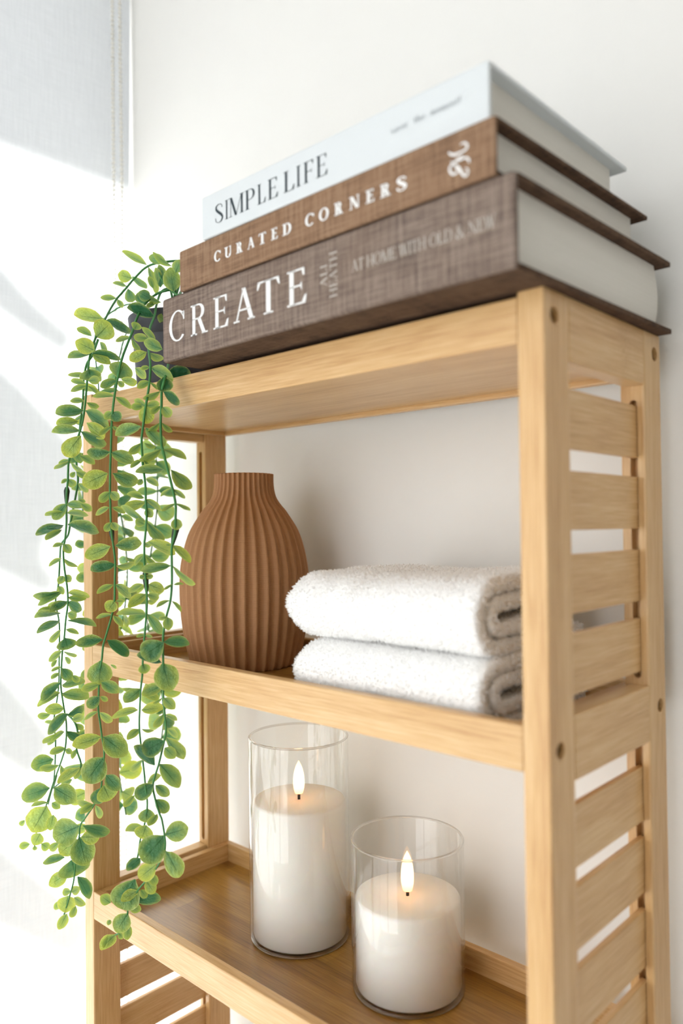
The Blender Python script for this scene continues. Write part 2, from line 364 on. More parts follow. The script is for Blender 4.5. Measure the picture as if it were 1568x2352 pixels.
# ------------------------------------------------------------------ lettering: a small serif alphabet drawn as strokes
def glyphs(tk, hl, sf):
    """polygons of each capital; cap height 1, stem tk, hairline hl, serif reach sf"""
    def rect(x0, x1, y0, y1): return [(x0, y0), (x1, y0), (x1, y1), (x0, y1)]
    def stem(x, w=tk, y0=0, y1=1): return [rect(x, x+w, y0, y1), rect(x-sf, x+w+sf, y0, y0+hl), rect(x-sf, x+w+sf, y1-hl, y1)]
    def diag(xa, ya, xb, yb, w): return [[(xa, ya), (xa+w, ya), (xb+w, yb), (xb, yb)]]
    def pen(pts, per=8):
        P = spline([(p[0], p[1], p[2]) for p in pts], per); out = []
        for i in range(len(P)-1):
            q = []
            for j in (i, i+1):
                a, b = P[max(j-1, 0)], P[min(j+1, len(P)-1)]
                d = Vector((b.x-a.x, b.y-a.y)); d.normalize(); nrm = Vector((-d.y, d.x))*P[j].z/2
                q.append(((P[j].x+nrm.x, P[j].y+nrm.y), (P[j].x-nrm.x, P[j].y-nrm.y)))
            out.append([q[0][0], q[0][1], q[1][1], q[1][0]])
        return out
    def ring(cx, cy, rx, ry, a0, a1, t=tk, h=hl, n=26):
        out = []
        for i in range(n):
            q = []
            for k in (i, i+1):
                a = R(a0+(a1-a0)*k/n); q.append(((cx+rx*math.cos(a), cy+ry*math.sin(a)), (cx+(rx-t)*math.cos(a), cy+(ry-h)*math.sin(a))))
            out.append([q[0][0], q[0][1], q[1][1], q[1][0]])
        return out
    tri = lambda *p: [list(p)]
    g = {}
    g['I'] = (stem(sf), tk+2*sf)
    g['C'] = (ring(.4, .5, .4, .52, 42, 318) + [rect(.66, .66+hl, .66, .93)] + tri((.66, .7), (.70, .95), (.58, .9)), .74)
    g['O'] = (ring(.42, .5, .42, .52, 0, 360), .84)
    g['D'] = (stem(sf) + [rect(sf, .36, 0, hl), rect(sf, .36, 1-hl, 1)] + ring(.36, .5, .40, .5, -90, 90), .76)
    E = stem(sf) + [rect(sf, .52, 1-hl, 1), rect(sf, .55, 0, hl), rect(sf, .42, .5, .5+hl)]
    E += tri((.52, 1), (.52, .78), (.52-hl, .8), (.44, 1-hl)) + tri((.55, 0), (.58, .25), (.55-hl*.6, .22), (.44, hl)) + tri((.42+hl*.4, .64), (.42+hl*.4, .37), (.42-hl*.6, .5), (.42-hl*.6, .5+hl))
    g['E'] = (E, .58)
    g['F'] = (stem(sf) + [rect(sf, .52, 1-hl, 1), rect(sf, .42, .5, .5+hl)] + tri((.52, 1), (.52, .78), (.52-hl, .8), (.44, 1-hl)) + tri((.42+hl*.4, .64), (.42+hl*.4, .37), (.42-hl*.6, .5), (.42-hl*.6, .5+hl)), .54)
    g['L'] = (stem(sf) + [rect(sf, .52, 0, hl)] + tri((.52, 0), (.55, .27), (.52-hl*.6, .24), (.42, hl)), .55)
    g['T'] = (stem(.32-tk/2) + [rect(.02, .62, 1-hl, 1)] + tri((.02, 1), (0, .76), (hl*.7, .78), (.1, 1-hl)) + tri((.62, 1), (.64, .76), (.64-hl*.7, .78), (.54, 1-hl)), .64)
    g['H'] = (stem(sf) + stem(.62) + [rect(sf, .66, .5-hl/2, .5+hl/2)], .62+tk+sf)
    g['P'] = (stem(sf) + [rect(sf, .32, 1-hl, 1), rect(sf, .32, .46, .46+hl)] + ring(.32, .73, .26, .27, -90, 90), .58)
    g['R'] = (stem(sf) + [rect(sf, .32, 1-hl, 1), rect(sf, .36, .5, .5+hl)] + ring(.32, .75, .26, .25, -90, 90) + diag(.64-tk*1.1, 0, .28, .52, tk*1.15) + [rect(.60-tk, .72, 0, hl)], .72)
    g['A'] = (diag(.06, 0, .36-hl/2, 1, hl*1.1) + diag(.62-tk*.3, 0, .36-tk*.6, 1, tk*1.1) + [rect(.16, .56, .32, .32+hl)] + [rect(-.02, .2, 0, hl), rect(.5, .76, 0, hl)], .76)
    g['N'] = ([rect(.1, .1+hl*1.1, 0, 1), rect(.68, .68+hl*1.1, 0, 1)] + diag(.68+hl-tk*1.15, 0, .06, 1, tk*1.15) + [rect(0, .22, 0, hl), rect(-.02, .14, 1-hl, 1), rect(.58, .82, 1-hl, 1)], .82)
    g['M'] = ([rect(.1, .1+hl*1.1, 0, 1)] + stem(.78) + diag(.45-tk*.5, 0, .07, 1, tk*1.1) + diag(.45, 0, .80, 1, hl*1.1) + [rect(0, .22, 0, hl), rect(-.02, .16, 1-hl, 1)], .78+tk+sf)
    g['U'] = ([rect(sf, sf+tk, .32, 1), rect(.6, .6+hl*1.1, .32, 1), rect(0, tk+2*sf, 1-hl, 1), rect(.5, .72, 1-hl, 1)] + ring(.6/2+sf/2+hl*.5, .32, .6/2-sf/2+hl*.6, .34, 180, 360, tk*.9, hl), .72)
    g['W'] = (diag(.22, 0, .02, 1, tk) + diag(.22+tk*.4, 0, .44, 1, hl*1.1) + diag(.62, 0, .40, 1, tk) + diag(.62+tk*.5, 0, .86, 1, hl*1.1) + [rect(-.06, .2, 1-hl, 1), rect(.34, .56, 1-hl, 1), rect(.78, 1.0, 1-hl, 1)], .98)
    g['S'] = (pen([(.50, .76, hl*1.6), (.47, .9, hl*1.2), (.30, .985, hl), (.11, .9, tk*.75), (.09, .74, tk*.95), (.24, .57, tk*1.15), (.41, .42, tk*1.15), (.52, .25, tk*.95), (.45, .08, tk*.7), (.27, .012, hl), (.08, .1, hl*1.2), (.04, .28, hl*1.6)]) , .56)
    g['&'] = (pen([(.82, .55, hl), (.62, .2, hl), (.35, .02, tk*.7), (.12, .1, tk), (.12, .33, tk), (.4, .62, hl), (.46, .84, hl*1.2), (.34, .98, hl), (.22, .84, tk*.9), (.4, .5, tk), (.68, .1, tk), (.84, .02, hl*1.5)]), .88)
    # lower case
    x = .62
    g['s'] = (pen([(.3, .46, hl), (.18, .61, hl), (.05, .48, tk*.8), (.2, .32, tk), (.32, .16, tk*.8), (.17, .01, hl), (.03, .14, hl)]), .36)
    g['o'] = (ring(.22, .31, .22, .32, 0, 360), .44)
    g['e'] = (ring(.21, .31, .21, .32, 0, 318) + [rect(.02, .4, .3, .3+hl)], .42)
    g['a'] = (ring(.18, .19, .18, .2, 60, 360) + [rect(.3, .3+tk, 0, .48)] + pen([(.04, .52, hl*1.4), (.2, .62, hl), (.34, .46, tk*.9)]), .42)
    g['v'] = (diag(.18, 0, .0, x, tk) + diag(.19, 0, .36, x, hl), .4)
    g['r'] = ([rect(.04, .04+tk, 0, x), rect(0, .2, 0, hl)] + pen([(.1, .42, hl), (.2, .6, hl*1.2), (.32, .56, tk*.9)]), .34)
    g['t'] = ([rect(.1, .1+tk, .06, .85), rect(0, .3, x-hl, x), rect(.12, .28, 0, hl*1.3)], .3)
    g['n'] = ([rect(.04, .04+tk, 0, x), rect(.34, .34+tk, 0, .45), rect(0, .18, 0, hl), rect(.28, .5, 0, hl)] + ring(.2+tk/2, .42, .2, .2, 0, 180, tk*.8, hl), .5)
    g['m'] = (g['n'][0] + [[(px+.3, py) for px, py in pl] for pl in g['n'][0]], .8)
    g['h'] = (g['n'][0] + [rect(.04, .04+tk, 0, 1)], .5)
    g['!'] = ([rect(.08, .08+tk, .25, 1), rect(.08, .08+tk, 0, .12)], .2)
    return g, pen
def letters_mesh(items):
    """items: list of polygons in spine coordinates (s, z) -> mesh just proud of the spine"""
    V, F = [], []
    for pl in items:
        o0 = len(V); V += [(p[0], -.00018, p[1]) for p in pl]; F.append(list(range(o0, o0+len(pl))))
    me = bpy.data.meshes.new('lettering'); me.from_pydata(V, [], F); return me
def set_spans(text, spans, zb, h, font):
    g = font; out = []
    for chx, (x0, x1), z in zip(text, spans, zb):
        polys, w = g[chx]
        for pl in polys: out.append([(x0+p[0]/w*(x1-x0), z+p[1]*h) for p in pl])
    return out
def set_line(text, s0, s1, z0, z1, h, font, track=.06, space=.35):
    adv = [(font[c][1]+track if c != ' ' else space) for c in text]; tot = sum(adv)-track; k = (s1-s0)/tot; x = 0; out = []
    for c, a in zip(text, adv):
        if c != ' ':
            for pl in font[c][0]: out.append([(s0+(x+p[0])*k, z0+(z1-z0)*(x/tot)+p[1]*h) for p in pl])
        x += a
    return out
def rotate_up(polys, s0, z0):                # text that climbs the spine
    return [[(s0-p[1], z0+p[0]) for p in pl] for pl in polys]

def book(loc, rot, length, depth, h, cover_m, board_m, label, over=.0052, ct=.0029, bev=.0012, lettering=(), bulge=.0):
    root = empty('book', loc); root.rotation_euler[2] = R(rot); tag(root, label, 'book', 'books stacked on the top shelf')
    def part(name, bm, m, smooth=False):
        o = obj(name, bm, m, None, smooth); o.parent = root; return o
    part('spine', box(0, length, 0, ct, 0, h, bev, 3), cover_m)
    part('back_cover', box(0, length, ct-.0004, depth, 0, ct, .0006), board_m)
    part('front_cover', box(0, length, ct-.0004, depth, h-ct, h, .0006), board_m)
    pb = bmesh.new(); rows = []
    N = 8
    for x in (over+.001, length-over-.001):
        row = []
        for k in range(N+1):
            z = ct+(h-2*ct)*k/N; y = depth-over-.0045+bulge*math.sin(math.pi*k/N)*.9
            row.append((pb.verts.new((x, ct+.0006, z)), pb.verts.new((x, y, z))))
        rows.append(row)
    for k in range(N):
        a, b = rows[0][k], rows[0][k+1]; c, d = rows[1][k], rows[1][k+1]
        pb.faces.new((a[0], b[0], b[1], a[1])); pb.faces.new((c[0], c[1], d[1], d[0])); pb.faces.new((a[1], b[1], d[1], c[1])); pb.faces.new((a[0], c[0], d[0], b[0]))
    part('page_block', pb, pages)
    for name, polys, m in lettering:
        o = part(name, letters_mesh(polys), m)
    return root
thin, pen = glyphs(.125, .05, .07)
fine_, _ = glyphs(.115, .028, .075)
bold, _ = glyphs(.20, .085, .09)
Z1 = .1146
cz = lambda v: v-Z1
sp = [.0085, .0266, .0331, .0512, .0573, .0724, .0779, .0973, .0995, .1196, .1259, .1416]
txt1 = set_spans('CREATE', list(zip(sp[::2], sp[1::2])), [cz(.1266)]*6, .0198, thin)
ali = rotate_up(set_line('ALI', 0, .0118, 0, 0, .0052, thin, .08), .1576, cz(.1320))
hea = rotate_up(set_line('HEATH', 0, .0245, 0, 0, .0056, thin, .1), .1650, cz(.1248))
hom = set_line('AT HOME WITH OLD & NEW', .1757, .2627, cz(.1350), cz(.1348), .0060, thin, .05, .3)
book((.1564, -.0268, Z1), -.97, .2727, .1715, .0425, linen_grey, linen_dark, 'thick grey-brown linen book titled CREATE at the bottom of the stack', bev=.0022, bulge=.006,
     lettering=(('spine_title', txt1, ink_white), ('author_lettering', ali+hea, ink_cream), ('spine_subtitle', hom, ink_cream)))
Z2 = Z1+.0425
cz2 = lambda v: v-.1571
sp = [.0377, .0443, .0482, .0546, .0595, .0656, .0703, .0763, .0803, .0869, .0913, .0971, .1011, .1084, .1197, .1265, .1304, .1378, .142, .1483, .1529, .1598, .1642, .1701, .1739, .1807, .1848, .1904]
txt2 = set_spans('CURATEDCORNERS', list(zip(sp[::2], sp[1::2])), [cz2(.1672-.0012*i/13) for i in range(14)], .0066, bold)
orn = []
def ornz(zx, zy):
    px, py = 1000+zx*.0765, 300+zy*.0765
    return (.2213+(px-1053)*.00024, cz2(.1701-.0000767*(px-1053)-.000198*(py-365)))
for st in ([(740, 430, .4), (840, 370, .9), (940, 410, 1.1), (950, 500, 1.2), (880, 590, 1.0), (760, 650, 1.0), (610, 715, 1.3), (470, 710, 1.2), (390, 640, .7)],
           [(1000, 970, .9), (990, 870, 1.1), (900, 820, 1.0), (780, 860, .9), (640, 930, .7), (500, 960, .6), (450, 920, .4)],
           [(820, 740, .5), (700, 850, 1.4), (560, 960, 1.3), (440, 1080, 1.1), (420, 1200, 1.2), (500, 1310, 1.2), (620, 1280, .9), (660, 1190, .7), (600, 1120, .5), (540, 1140, .4)],
           [(560, 1020, .5), (680, 1100, 1.2), (750, 1220, 1.5), (830, 1340, 1.2), (900, 1370, .9), (960, 1270, 1.0), (950, 1160, .8), (880, 1130, .5)]):
    sc = [(*ornz(a, b), w*.00095) for a, b, w in st]
    orn += pen(sc, 6)
book((.1801, -.0295, Z2), -.94, .2407, .162, .0265, linen_brown, linen_dark, 'tan brown linen book titled CURATED CORNERS in the middle of the stack', ct=.0024, bev=.0014,
     lettering=(('spine_title', txt2, ink_white), ('flourish_ornament', orn, ink_white)))
Z3 = Z2+.0265
cz3 = lambda v: v-.1836
sp = [.0134, .0212, .0233, .0262, .027, .0409, .042, .0508, .0531, .0604, .0622, .0708, .0755, .0844, .0859, .0892, .0916, .0994, .1014, .1099]
txt3 = set_spans('SIMPLELIFE', list(zip(sp[::2], sp[1::2])), [cz3(.1900+.0007*i/9) for i in range(10)], .0116, fine_)
sav = set_line('savor', .1536, .1642, cz3(.1964), cz3(.1964), .0033, thin, .1) + set_line('the', .1677, .1744, cz3(.1965), cz3(.1965), .0033, thin, .1) + set_line('moment!', .1778, .1945, cz3(.1965), cz3(.1965), .0033, thin, .1)
book((.2071, -.0313, Z3), -.08, .2098, .147, .0266, cover_white, cover_white, 'pale blue-white book titled SIMPLE LIFE on top of the stack', ct=.0024, bev=.001,
     lettering=(('spine_title', txt3, ink_dark), ('spine_subtitle', sav, ink_grey)))

# ------------------------------------------------------------------ ribbed vase
t = NT('matte_terracotta_print'); co = t.n('ShaderNodeTexCoord').outputs['Object']
sep = t.n('ShaderNodeSeparateXYZ'); t.l(co, sep.inputs[0])
ly = t.math('SINE', t.math('MULTIPLY', sep.outputs[2], 9000)); nz = t.noise(co, 300, 3)
b = t.bsdf(t.mix(nz, srgb(178, 130, 88), srgb(166, 119, 79)), .62, .35); t.bump(ly, .25, .00015, b); vase_mat = t.done(b)
VC = (.1105, .0815)
vase = empty('vase', (VC[0], VC[1], -.1071)); tag(vase, 'brown ribbed vase with a narrow neck on the middle shelf', 'vase')
key = [(-.1071, .0408), (-.1040, .0428), (-.0980, .0446), (-.078, .0487), (-.0532, .0509), (-.0284, .0502), (-.0035, .0443), (.0143, .0345), (.0220, .0288), (.0285, .0252), (.0370, .0236), (.0463, .0235)]
ks = spline([(z, r, 0) for z, r in key], 6)
prof = [(p.y, p.x) for p in ks]
NR = 36; ND = NR*8
bm = bmesh.new(); rows = []
for r, z in prof:
    amp = .0029*min(1, r/.045+.12)
    row = []
    for i in range(ND):
        a = 2*math.pi*i/ND; rr = r-.0006+amp*(.5*math.cos(NR*a)+.12*math.cos(2*NR*a))
        row.append(bm.verts.new((VC[0]+rr*math.cos(a), VC[1]+rr*math.sin(a), z)))
    rows.append(row)
inner = [[bm.verts.new((VC[0]+max(r-.0035, .004)*math.cos(2*math.pi*i/ND), VC[1]+max(r-.0035, .004)*math.sin(2*math.pi*i/ND), z if z < .0462 else .0463)) for i in range(ND)] for r, z in prof[::-1][:40]]
allr = rows+inner
for a, b2 in zip(allr, allr[1:]):
    for i in range(ND): bm.faces.new((a[i], a[(i+1) % ND], b2[(i+1) % ND], b2[i]))
bm.faces.new(rows[0][::-1]); bm.faces.new(inner[-1])
obj('body', bm, vase_mat, vase, True)

# ------------------------------------------------------------------ candles
t = NT('clear_glass')
lw = t.n('ShaderNodeLayerWeight'); lw.inputs['Blend'].default_value = .5
fr = t.math('ADD', t.math('MULTIPLY', t.math('POWER', lw.outputs['Facing'], 4.0), .65), .055)
tr = t.n('ShaderNodeBsdfTransparent'); tr.inputs[0].default_value = (1, 1, .995, 1)
gl = t.n('ShaderNodeBsdfGlossy'); gl.inputs['Roughness'].default_value = .015; gl.inputs[0].default_value = (.95, .95, .94, 1)
mx = t.n('ShaderNodeMixShader'); t.l(fr, mx.inputs[0]); t.l(tr.outputs[0], mx.inputs[1]); t.l(gl.outputs[0], mx.inputs[2])
glass = t.done(mx)
t = NT('solid_glass'); gb = t.n('ShaderNodeBsdfGlass'); gb.inputs['IOR'].default_value = 1.45; gb.inputs['Roughness'].default_value = .03; gb.inputs[0].default_value = (.96, .95, .94, 1)
solid_glass = t.done(gb)
t = NT('white_wax'); co = t.n('ShaderNodeTexCoord').outputs['Object']
b = t.bsdf(t.mix(t.noise(co, 60, 3), srgb(251, 249, 244), srgb(247, 244, 238)), .5, .35)
b.inputs['Subsurface Weight'].default_value = .35; b.inputs['Subsurface Radius'].default_value = (.012, .009, .006); b.inputs['Subsurface Scale'].default_value = 1.0
wax_mat = t.done(b)
wick_mat = mat_plain('black_wick', srgb(30, 28, 26), .8, .2)
t = NT('led_flame'); co = t.n('ShaderNodeTexCoord').outputs['Generated']; sep = t.n('ShaderNodeSeparateXYZ'); t.l(co, sep.inputs[0])
c = t.ramp(sep.outputs[2], [(0, (1, .42, .14, 1)), (.2, (1, .58, .25, 1)), (.5, (1, .66, .34, 1)), (1, (1, .52, .2, 1))])
em = t.n('ShaderNodeEmission'); t.l(c, em.inputs[0]); em.inputs[1].default_value = 3.2
flame_mat = t.done(em)
def candle(cx, cy, ztop, zwax, zf0, zf1, label):
    z0 = TOPS[2]-.0156+.0001; r = .0383
    root = empty('candle', (cx, cy, z0)); tag(root, label, 'candle', 'glass candles on the lower shelf')
    g = lathe([(.002, z0), (r-.002, z0), (r-.0004, z0+.0006), (r, z0+.002), (r, ztop-.0006), (r-.0005, ztop), (r-.0011, ztop), (r-.0015, ztop-.0006), (r-.0015, z0+.003), (r-.003, z0+.0022), (.002, z0+.0022)], 96, (cx, cy))
    obj('glass_jar', g, glass, root, True)
    for nm, zz, rr_, rm in (('glass_rim', ztop-.0002, r-.0008, .00085), ('glass_foot', z0+.0009, r-.0016, .0009)):
        ri = lathe([(rr_+rm*math.cos(2*math.pi*k/10), zz+rm*math.sin(2*math.pi*k/10)) for k in range(11)], 96, (cx, cy))
        bmesh.ops.remove_doubles(ri, verts=ri.verts, dist=1e-6); bmesh.ops.recalc_face_normals(ri, faces=ri.faces)
        obj(nm, ri, solid_glass, root, True)
    rw = r-.0027
    p = [(.001, z0+.0024), (rw-.001, z0+.0024), (rw-.0003, z0+.0027), (rw, z0+.0036), (rw, zwax-.0022), (rw-.0006, zwax-.0008), (rw-.002, zwax), (rw*.6, zwax-.0006), (.008, zwax-.0010), (.001, zwax-.0010)]
    obj('wax', lathe(p, 72, (cx, cy), (True, True)), wax_mat, root, True)
    obj('wick', lathe([(.0011, zwax-.0015), (.0011, zf0+.0005)], 12, (cx, cy), (True, True)), wick_mat, root, True)
    fp = []
    H = zf1-zf0
    for k in range(17):
        u = k/16; rr = .0044*((.70+.30*math.sin(math.pi/2*u/.3)) if u < .3 else (1-((u-.3)/.7)**2.3)**.85)
        fp.append((max(rr, .00025) if k < 16 else .0002, zf0+H*u))
    obj('flame', lathe(fp, 24, (cx, cy), (True, True)), flame_mat, root, True)
candle(.1639, .089, -.1573, -.2052, -.2014, -.1768, 'tall white pillar candle in a glass cylinder nearer the plant')
candle(.2677, .0909, -.2085, -.2468, -.2441, -.2178, 'short white pillar candle in a glass cylinder nearer the right post')

# ------------------------------------------------------------------ towels
t = NT('white_terry'); co = t.n('ShaderNodeTexCoord').outputs['Object']
tf = t.noise(co, 420, 3, .7)
b = t.bsdf(t.mix(tf, (.98, .975, .965, 1), (.95, .94, .92, 1)), .95, .1); b.inputs['Sheen Weight'].default_value = .25
t.bump(tf, .8, .0012, b); terry = t.done(b)
t = NT('terry_loop'); co = t.n('ShaderNodeTexCoord').outputs['Object']
c = t.mix(t.noise(co, 300, 2), (.985, .985, .98, 1), (.965, .96, .95, 1))
dn = t.n('ShaderNodeBsdfDiffuse'); tn = t.n('ShaderNodeBsdfTranslucent'); t.l(c, dn.inputs[0]); t.l(c, tn.inputs[0])
mx = t.n('ShaderNodeMixShader'); mx.inputs[0].default_value = .5; t.l(dn.outputs[0], mx.inputs[1]); t.l(tn.outputs[0], mx.inputs[2]); terry_loop = t.done(mx)
def towel(x0, x1, y0, y1, z0, z1, label, seed, sag):
    rg = random.Random(seed); root = empty('towel', ((x0+x1)/2, (y0+y1)/2, z0)); tag(root, label, 'towel', 'folded white towels on the middle shelf')
    H = z1-z0; th = H*.19; ro = H/2-th/2; ri = ro-th*1.22
    zc = (z0+z1)/2; yf = y0+H/2; yb = y1-th*1.1
    path = []
    for k in range(9): path.append((yb+.004-(yb+.004-yf)*k/8, zc-ro))
    for k in range(1, 16): a = -math.pi/2-math.pi*k/16; path.append((yf+ro*math.cos(a)*1.0, zc+ro*math.sin(a)))
    for k in range(9): path.append((yf+(yb-yf)*k/8, zc+ro))
    rb = (ro-ri)/2
    for k in range(1, 8): a = math.pi/2-math.pi*k/8; path.append((yb+rb*1.3*math.cos(a), zc+(ro+ri)/2+rb*math.sin(a)))
    yi = yf+.002
    for k in range(9): path.append((yb+(yi-yb)*k/8, zc+ri))
    for k in range(1, 12): a = math.pi/2+math.pi*k/12; path.append((yi+ri*math.cos(a), zc+ri*math.sin(a)))
    for k in range(9): path.append((yi+(yb-.01-yi)*k/8, zc-ri))
    n = len(path); left, right = [], []
    for i, (y, z) in enumerate(path):
        a, b2 = path[max(i-1, 0)], path[min(i+1, n-1)]; d = Vector((b2[0]-a[0], b2[1]-a[1])).normalized(); nr = Vector((-d.y, d.x))*th/2*.94
        left.append((y+nr.x, z+nr.y)); right.append((y-nr.x, z-nr.y))
    outl = left+right[::-1]; m = len(outl)
    NX = 40; bm = bmesh.new(); rows = []
    for i in range(NX+1):
        u = i/NX; x = x0+(x1-x0)*u
        # the left end is a soft fold that rounds over; the right end is where the layers show
        e = min(1, u/.14); shr = math.sqrt(max(0, 1-(1-e)**2)); shr = .50+.50*shr
        er = min(1, (1-u)/.03); shr *= .97+.03*er
        row = []
        for y, z in outl:
            yy = y1-(y1-y)*(.93+.07*shr) if y < y1 else y
            zz = zc+(z-zc)*shr
            if zz > zc: zz -= sag*math.sin(u*math.pi*.9+.3)*.5*(zz-zc)/(H/2)
            p = Vector((x, yy, zz)); nn = noise.noise_vector(p*55+Vector((seed*3.1, 0, 0)))*.0011+noise.noise_vector(p*18+Vector((0, seed, 0)))*.0013
            q = p+nn; q.z = max(q.z, z0+.0003)
            row.append(bm.verts.new(q))
        rows.append(row)
    for a, b2 in zip(rows, rows[1:]):
        for k in range(m): bm.faces.new((a[k], a[(k+1) % m], b2[(k+1) % m], b2[k]))
    # end caps, strip by strip along the sheet
    for row in (rows[0], rows[-1]):
        for i in range(n-1):
            bm.faces.new((row[i], row[i+1], row[m-2-i], row[m-1-i]))
    bmesh.ops.recalc_face_normals(bm, faces=bm.faces)
    # terry loops on every face that can be seen
    V, F = [], []
    for f in bm.faces:
        c = f.calc_center_median(); nn = f.normal
        ar = f.calc_area(); k = ar/1.0e-6*.55
        k = int(k)+(rg.random() < k-int(k))
        vs_ = [v.co for v in f.verts]
        if len(vs_) != 4: continue
        for _ in range(k):
            s, w = rg.random(), rg.random()
            p = vs_[0].lerp(vs_[1], s).lerp(vs_[3].lerp(vs_[2], s), w)
            d = (nn+Vector((rg.uniform(-.9, .9), rg.uniform(-.9, .9), rg.uniform(-1.1, .5)))*.8).normalized()
            tg = d.cross(Vector((rg.uniform(-1, 1), rg.uniform(-1, 1), rg.uniform(-1, 1)))).normalized()*.00042
            ln = rg.uniform(.0010, .0022); o0 = len(V)
            top = p+d*ln; 
            if top.z < z0: top.z = z0
            mid = p+d*ln*.6+tg*.4
            V += [tuple(p-tg), tuple(p+tg), tuple(mid+tg*1.1), tuple(top), tuple(mid-tg*1.1)]; F += [(o0, o0+1, o0+2, o0+4), (o0+2, o0+3, o0+4)]
    body = obj('folded_cloth', bm, terry, root, True)
    me = bpy.data.meshes.new('terry_pile'); me.from_pydata(V, [], F)
    tag(obj('terry_pile', me, terry_loop, root), kind='stuff')
    return root
TB = TOPS[1]-.0156
towel(.2385, .3800, .0105, .1310, TB+.0002, TB+.0405, 'lower folded white terry towel lying on the middle shelf board', 3, .001)
towel(.2335, .3785, .0095, .1330, TB+.0410, TB+.0835, 'upper folded white terry towel lying on the other towel', 8, .006)

# ------------------------------------------------------------------ hanging plant
ZM = {2: (.3316, 0, 540), 3: (.3316, 0, 1200), 4: (.3954, 0, 1650)}
def parse(s):
    out = []
    for blk in s.strip().split('|'):
        z, rest = blk.split(':'); k, ox, oy = ZM[int(z)]
        for w in rest.split():
            q = w.split(','); out.append((k, ox, oy, q))
    return out
def path_px(s): return [(float(q[0])*k+ox, float(q[1])*k+oy) for k, ox, oy, q in parse(s)]
def leaf_px(s): return [(float(q[0])*k+ox, float(q[1])*k+oy, float(q[2])*k+ox, float(q[3])*k+oy, float(q[4])*k, q[5]) for k, ox, oy, q in parse(s)]
VINES = {}
VINES['A'] = dict(y=[(0, .050), (5, .012), (9, -.020), (99, -.030)], path='''2:1260,190 1150,185 1025,215 940,290 880,360 810,440 760,520 720,600 665,705 625,825 610,930 600,1050 585,1210 555,1355 500,1490 475,1580 470,1690 462,1790 460,1900 460,2000 450,2111|3:440,170 440,250 450,350 465,450 470,560 455,680 445,800 432,900 425,1020 422,1140 440,1270 460,1400 455,1540 435,1620 400,1720 360,1830 320,1960|4:230,600 207,680 200,750''',
 joint=(17,), leaves='''2:1020,210,848,105,45,y 1025,215,1078,405,45,y 1150,185,1030,150,70,p 1190,215,1060,115,35,y 915,300,815,272,85,y 915,285,1015,370,45,p 880,355,778,335,30,p 885,370,912,465,72,m 805,440,695,430,42,m 815,445,848,502,40,m 720,580,512,550,88,y 730,590,910,670,60,g 665,708,765,608,150,y 635,700,535,640,50,p 655,800,522,735,112,y 620,825,470,855,50,m 640,820,835,865,52,g 640,830,765,895,65,y 615,928,632,1005,145,m 600,975,470,965,32,m 600,1045,490,1085,40,g 610,1045,680,1110,30,g 595,1030,490,1010,40,y 610,1010,690,1000,60,y 580,1150,485,1150,40,m 600,1160,685,1190,40,m 580,1215,385,1235,82,g 590,1215,755,1325,90,g 545,1290,390,1310,62,y 555,1355,358,1370,62,m 560,1360,740,1445,72,g 600,1300,725,1405,85,y 560,1390,450,1530,120,y 515,1490,560,1580,62,p 480,1570,375,1620,25,y 490,1575,580,1640,30,p 475,1555,405,1580,25,g 555,1530,655,1590,52,g 530,1640,605,1680,50,g 470,1690,425,1720,25,g 470,1690,518,1740,55,y 460,1860,366,1968,80,m 460,1862,585,1885,55,p 465,1925,610,1945,42,y 455,1920,312,1942,25,g 560,1860,635,1910,52,y 440,2010,250,2085,62,g 470,2005,685,2055,75,g 430,2040,315,2111,40,y 540,1720,610,1780,42,g 520,1640,490,1675,35,g|3:440,150,365,170,28,g 445,150,490,212,60,g 430,250,340,305,28,y 445,250,535,305,28,g 440,370,405,425,52,y 450,365,490,412,55,y 420,480,235,512,62,m 425,490,265,575,52,m 470,490,620,505,50,y 470,520,595,530,45,g 465,545,345,622,62,g 470,550,565,610,72,g 400,590,255,640,32,m 420,630,240,665,45,m 470,625,530,655,60,y 415,680,258,772,52,g 470,680,665,725,40,g 455,740,545,775,32,g 420,745,335,820,42,m 450,800,470,880,130,g 430,890,335,960,46,g 440,895,535,915,22,g 395,950,360,1005,28,y 450,930,485,980,32,y 425,1000,355,1032,22,g 430,1010,490,1090,76,g 410,1040,355,1085,32,p 420,1110,280,1228,70,g 420,1180,260,1275,52,y 430,1125,590,1110,66,m 500,1060,548,1105,45,g 425,1185,615,1215,78,m 445,1290,312,1300,76,y 350,1330,260,1340,45,y 465,1335,580,1280,60,g 470,1325,335,1468,72,g 500,1370,580,1340,60,y 460,1445,560,1500,60,G 445,1450,350,1520,36,g 420,1460,300,1530,40,m 455,1562,345,1602,48,m 455,1570,500,1600,40,m 370,1640,215,1690,112,m 410,1680,275,1700,46,p 420,1680,465,1770,36,G 555,1700,400,1810,60,y 345,1840,150,1905,125,m 375,1840,530,1930,138,m|4:272,510,185,660,148,y 280,490,180,515,22,g 300,490,350,522,42,y 310,560,290,650,62,y 235,668,195,738,75,y 175,730,110,745,42,y 240,728,285,758,50,y 205,740,200,768,28,y 145,590,115,622,32,y 340,720,290,768,46,p 375,808,250,842,46,m''')
VINES['A2'] = dict(y=[(0, -.004), (3, -.012), (99, -.016)], path='''2:680,720 640,830 600,895 580,1000 575,1130 560,1270 545,1420 530,1580 540,1700 520,1830 490,1980 470,2080|3:425,150 415,250 405,430 385,550 410,700 410,900 405,1150 372,1380 385,1500 380,1700 370,1830|4:330,330 300,420 280,500''', joint=(), leaves='''2:545,1835,592,1850,30,y 690,740,745,830,40,g 640,950,700,1010,50,y|3:405,440,440,500,45,g 410,560,330,580,40,m 385,1380,310,1385,25,g 385,1500,330,1540,30,m''')
